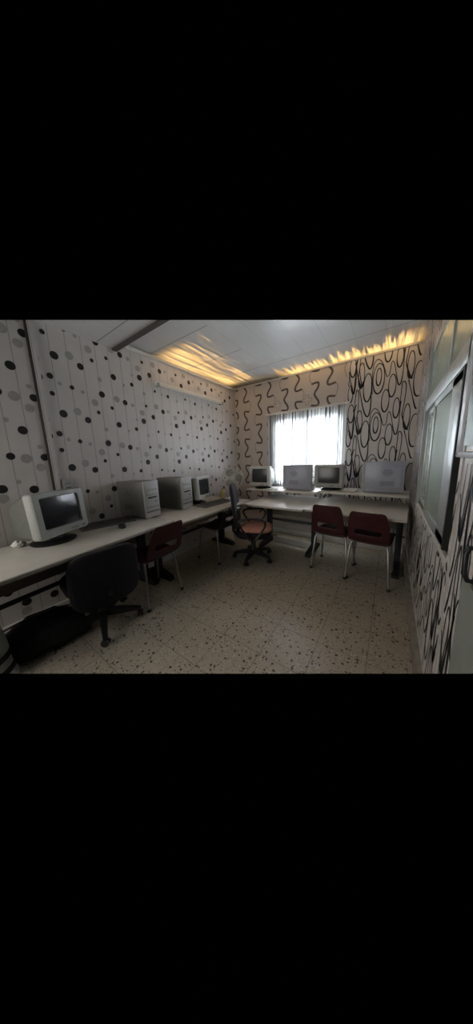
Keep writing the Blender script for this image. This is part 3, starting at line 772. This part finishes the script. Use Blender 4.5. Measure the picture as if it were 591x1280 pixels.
# ------------------------------------------------------------------ moulded school chairs
def shell_grid(wf, prof, slot=None, thick=.006, n=14):
    """prof: list of (y, z, width, side_curl); returns MB with a thin closed shell"""
    pass
def make_school_chair(label, loc, rz, m='maroon', back_h=.80, wscale=1.0, sc=.92):
    """local: sitter faces +y; origin on the floor in the middle"""
    t = thing('school_chair', label, 'chair', loc, rz); t.scale = (sc,)*3
    def sheet(prof, m, name, slot=None, curl=.02, sub=4):
        P = []
        for i in range(len(prof)-1):
            for k in range(sub):
                u = k/sub; a, b_ = prof[i], prof[i+1]; P.append(tuple(a[d]*(1-u)+b_[d]*u for d in range(3)))
        P.append(prof[-1])
        n = 16; mb = MB(); bm = mb.bm; vs = []
        for (y, z, ww) in P:
            row = []
            for i in range(n+1):
                u = i/n*2-1
                row.append(bm.verts.new((u*ww/2*wscale, y+curl_y(u, name)*1.0, z+curl_z(u, name))))
            vs.append(row)
        for j in range(len(P)-1):
            for i in range(n):
                if slot and slot[0] <= (j+.5)/(len(P)-1) <= slot[1] and abs((i+.5)/n*2-1) < slot[2]: continue
                bm.faces.new((vs[j][i], vs[j][i+1], vs[j+1][i+1], vs[j+1][i]))
        mb.mi(m)
        loose = [v for v in bm.verts if not v.link_faces]
        bmesh.ops.delete(bm, geom=loose, context='VERTS')
        o = mb.build(name, t, norm=True)
        so = o.modifiers.new('thickness', 'SOLIDIFY'); so.thickness = .008; so.offset = 0
        bv = o.modifiers.new('round', 'SUBSURF'); bv.levels = 1; bv.render_levels = 1
        return o
    def curl_y(u, nme): return .016*u*u if nme == 'backrest' else 0
    def curl_z(u, nme): return .018*u*u*u*u if nme == 'seat' else 0
    sheet([(.215, .415, .34), (.205, .438, .38), (.10, .445, .40), (-.06, .435, .40), (-.16, .44, .385), (-.20, .465, .36)], m, 'seat')
    H = back_h
    sheet([(-.19, .462, .37), (-.225, .50, .375), (-.255, .60, .37), (-.285, .70, .345), (-.305, H-.03, .32), (-.312, H-.006, .29), (-.314, H, .24)], m, 'backrest', slot=(.235, .33, .60))
    # steel frame: rear legs splay back, front legs splay forward
    for s in (-1, 1):
        for nme, pts in (('leg', [(s*.15, -.10, .425), (s*.165, -.13, .38), (s*.195, -.17, .012)]), ('leg', [(s*.15, .12, .425), (s*.165, .15, .38), (s*.195, .20, .012)])):
            mb = MB(); mb.tube(pts, .0105, 'chrome', 10); lg = mb.build(nme, t)
            e = pts[-1]; mb = MB(); mb.lathe([(0, 0), (.016, 0), (.0165, .02), (.012, .028), (0, .028)], 'black_pl', 12, (e[0], e[1], 0)); mb.build('foot_cap', lg)
    mb = MB()
    for s in (-1, 1): mb.tube([(s*.15, -.12, .424), (s*.15, .14, .428)], .010, 'chrome', 8)
    mb.tube([(-.15, -.09, .424), (.15, -.09, .424)], .010, 'chrome', 8); mb.tube([(-.15, .11, .428), (.15, .11, .428)], .010, 'chrome', 8)
    mb.build('seat_frame', t)
    return t
make_school_chair('maroon plastic chair with chrome legs at the nearest desk by the dotted wall', (.395, -1.975, FL), R(92), back_h=.78, wscale=1.03)
make_school_chair('black plastic chair with chrome legs pushed under the far desk by the dotted wall', (.385, -1.03, FL), R(88), 'black_shell', back_h=.685)
make_school_chair('maroon plastic chair with chrome legs, left of the pair under the window shelf', (1.645, -.615, FL), R(-5), back_h=.805, wscale=.90)
make_school_chair('maroon plastic chair with chrome legs in the right corner, beside the patterned parapet', (1.990, -.675, FL), R(-5), back_h=.785, wscale=.95)

# ------------------------------------------------------------------ office swivel chairs
def star_base(t, rad, rot):
    mb = MB(); mb.lathe([(0, .09), (.045, .09), (.045, .13), (.03, .15), (.03, .28), (.024, .28), (.024, .42), (0, .42)], 'black_pl', 18); mb.build('gas_lift', t)
    for k in range(5):
        a = rot+2*PI*k/5; ca, sa = math.cos(a), math.sin(a); mb = MB()
        rings = []
        for r_, w_, z0, z1 in ((.03, .030, .075, .13), (rad*.5, .026, .072, .115), (rad*.9, .020, .066, .09), (rad, .018, .064, .082)):
            rings.append([(r_*ca-w_*sa*s, r_*sa+w_*ca*s, z) for s, z in ((-1, z0), (1, z0), (.8, z1), (-.8, z1))])
        mb.loft(rings, 'black_pl'); arm = mb.build('base_arm', t)
        mb = MB(); cx, cy = rad*.97*ca, rad*.97*sa; ph = a+1.1+.5*k; dx, dy = math.cos(ph), math.sin(ph)
        for s in (-1, 1):
            pts = []
            for off in (-.007, .007):
                ox, oy = cx+(-dy)*(s*.014+off), cy+dx*(s*.014+off)
                pts.append([(ox+dx*.028*math.cos(2*PI*q/16), oy+dy*.028*math.cos(2*PI*q/16), .028+.028*math.sin(2*PI*q/16)) for q in range(16)])
            mb.loft(pts, 'black_pl')
        mb.tube([(cx, cy, .03), (cx, cy, .072)], .008, 'black_pl', 8); mb.build('caster', arm)
def pad(mb, w, h, thick, m, rx=.06, curve=.03, n=20, bulge=.3, lift=0):
    """rounded upright cushion in local x,z with depth y; bottom at z=0"""
    rings = []
    for yy, s in ((-thick/2, .90), (-thick*.30, .985), (0, 1.0), (thick*.30, .985), (thick/2, .90)):
        ring = []
        hw, hh = w/2*s, h/2*s
        for k in range(n*2):
            a = 2*PI*k/(n*2); e = .45
            cx = hw*math.copysign(abs(math.cos(a))**e, math.cos(a)); cz = hh*math.copysign(abs(math.sin(a))**e, math.sin(a))
            ring.append((cx, yy-curve*(cx/(w/2))**2, h/2+cz))
        rings.append(ring)
    mb.loft(rings, m)
def make_office_chair(label, loc, rz, back_w, back_z0, back_z1, arms, seat_m, mesh_back=False, seat_z=.46, back_y=-.25, rad=.29, brot=0, sc=.92):
    """local: sitter faces +y"""
    t = thing('office_chair', label, 'chair', loc, rz); t.scale = (sc,)*3
    star_base(t, rad, brot)
    mb = MB(); ring = []
    for z, s in ((seat_z-.075, .86), (seat_z-.055, .97), (seat_z-.03, 1), (seat_z-.008, .96), (seat_z, .82)):
        ring.append([(.235*s*math.copysign(abs(math.cos(a))**.55, math.cos(a)), .225*s*math.copysign(abs(math.sin(a))**.55, math.sin(a)), z) for a in [2*PI*k/32 for k in range(32)]])
    mb.loft(ring, seat_m); mb.build('seat', t)
    mb = MB(); mb.box(-.10, .10, -.11, .11, .41, seat_z-.07, 'black_pl', .01) if seat_z-.07 > .42 else mb.box(-.10, .10, -.11, .11, .385, seat_z-.06, 'black_pl', .01); mb.build('seat_mechanism', t)
    mb = MB(); pad(mb, back_w, back_z1-back_z0, .055 if not mesh_back else .045, 'black_fab', curve=-.03)
    tl = Matrix.Translation((0, back_y, back_z0)) @ Matrix.Rotation(R(5), 4, 'X')
    bmesh.ops.transform(mb.bm, matrix=tl, verts=mb.bm.verts); mb.build('backrest', t)
    mb = MB(); mb.tube([(0, -.08, seat_z-.085), (0, back_y-.01, seat_z-.08), (0, back_y-.045, seat_z-.03), (0, back_y-.05, back_z0+.12)], .018, 'black_pl', 8); mb.build('back_bracket', t)
    if arms:
        for s in (-1, 1):
            x = s*.275
            mb = MB(); z = seat_z
            pts = [(s*.20, .02, z-.07), (x, .03, z-.06), (x, .10, z+.02), (x, .16, z+.13), (x, .13, z+.19), (x, .0, z+.205), (x, -.12, z+.19), (x, -.15, z+.14), (x, -.06, z+.0), (x, -.02, z-.055), (s*.20, -.03, z-.07)]
            sm = []
            for i in range(len(pts)-1):
                p0, p1, p2, p3 = pts[max(i-1, 0)], pts[i], pts[i+1], pts[min(i+2, len(pts)-1)]
                for k in range(4):
                    u = k/4; sm.append(tuple(.5*(2*p1[d]+(p2[d]-p0[d])*u+(2*p0[d]-5*p1[d]+4*p2[d]-p3[d])*u*u+(3*p1[d]-p0[d]-3*p2[d]+p3[d])*u**3) for d in range(3)))
            sm.append(pts[-1])
            mb.tube(sm, .013, 'black_pl', 8); mb.build('armrest', t)
    return t
make_office_chair('black swivel office chair with a broad padded back at the nearest desk', (.361, -2.41, FL), R(82), .455, .30, .735, False, 'black_fab', seat_z=.45, back_y=-.265, rad=.293, brot=R(-22-82))
make_office_chair('black high-backed swivel chair with loop armrests in the far corner, pink cushion on it', (.79, -.86, FL), R(-63), .42, .42, 1.00, True, 'black_fab', True, seat_z=.405, back_y=-.215, rad=.262, brot=R(66-84))
mb = MB(); ring = []
for z, s in ((0, .9), (.012, 1), (.030, 1), (.045, .88), (.050, .55)):
    ring.append([(.19*s*math.copysign(abs(math.cos(a))**.6, math.cos(a)), .19*s*math.copysign(abs(math.sin(a))**.6, math.sin(a)), z) for a in [2*PI*k/32 for k in range(32)]])
mb.loft(ring, 'pink'); o = mb.build('seat_cushion', loc=(.825, -.845, FL+.405*.92)); o.rotation_euler = (0, 0, R(-66))
tag(o, 'salmon pink cushion lying on the seat of the high-backed corner chair', 'cushion')

# ------------------------------------------------------------------ under the nearest desk
t = thing('duffel_bag', 'black soft bag slumped on the floor under the nearest desk', 'bag', (.265, -2.73, FL), R(80))
mb = MB(); rings = []
rnd = random.Random(11)
for i in range(15):
    u = i/14*2-1; s = max(.05, (1-abs(u)**3.2))**.5; ring = []
    for k in range(20):
        a = 2*PI*k/20; rr = 1+.05*rnd.uniform(-1, 1)
        ring.append((u*.25, .125*s*math.cos(a)*rr, max(0, .115*s+.125*s*math.sin(a)*rr - .03*(1-s))))
    rings.append(ring)
mb.loft(rings, 'bagfab'); mb.build('body', t)
for s in (-1, 1):
    mb = MB(); mb.tube([(-.10, s*.07, .20), (-.07, s*.085, .215), (0, s*.10, .205), (.07, s*.085, .215), (.10, s*.07, .20)], .009, 'bagfab', 8); mb.build('handle', t)
mb = MB(); mb.tube([(-.2, 0, .222), (-.1, 0, .243), (.1, 0, .243), (.2, 0, .222)], .005, 'black_pl', 6); mb.build('zip', t)

# tapered white stand with two black bands, left edge
t = thing('tapered_stand', 'white tapered stand with two black bands at the left edge under the nearest desk', 'stand', (.300, -3.03, FL))
prof = [(.150, .0), (.140, .06), (.108, .38), (.090, .52), (.06, .545), (.0, .55)]
mb = MB(); mb.lathe(prof, 'white_band', 36); section(mb.bm, True, True, True)
mb.build('body', t) if False else None
mb = MB(); mb.lathe(prof, 'white_band', 36)
bmesh.ops.translate(mb.bm, verts=mb.bm.verts, vec=(.300, -3.03, FL)); section(mb.bm); bmesh.ops.translate(mb.bm, verts=mb.bm.verts, vec=(-.300, 3.03, -FL))
mb.build('body', t)
for z in (.155, .075):
    mb = MB(); f_ = lambda q: .140+(q-.06)/(.32)*(.108-.140)
    mb.lathe([(f_(z-.016), z-.016), (f_(z-.016)+.006, z-.014), (f_(z+.016)+.006, z+.014), (f_(z+.016), z+.016)], 'black_pl', 36)
    bmesh.ops.translate(mb.bm, verts=mb.bm.verts, vec=(.300, -3.03, FL)); section(mb.bm); bmesh.ops.translate(mb.bm, verts=mb.bm.verts, vec=(-.300, 3.03, -FL))
    b_ = mb.build('band', t); b_['label'] = 'black band'

# ------------------------------------------------------------------ on the walls
t = thing('tube_light', 'long white tube light fixture, unlit, high on the dotted wall', 'lamp', (X0, -.83, 2.13))
mb = MB(); mb.box(0, .045, -.58, .58, -.018, .024, 'white_paint', .006); mb.build('housing', t)
mb = MB(); mb.tube([(.055, -.555, -.026), (.055, .555, -.026)], .013, 'white_band', 12); mb.build('tube', t)
for s in (-1, 1):
    mb = MB(); mb.box(.03, .07, s*.565-.012, s*.565+.012, -.042, .0, 'crt', .004); mb.build('end_cap', t)
t = thing('wall_socket', 'small beige socket on the dotted wall above the big monitor', 'socket', (X0, -2.352, 1.135))
mb = MB(); mb.box(0, .018, -.036, .036, -.036, .036, 'crt', .006); mb.build('cover_plate', t)
mb = MB()
for s in (-1, 1): mb.lathe([(0, .012), (.0045, .012), (.0045, .0195), (0, .0195)], 'black_pl', 10, (0, s*.010, 0), 'X')
mb.build('socket_holes', t)
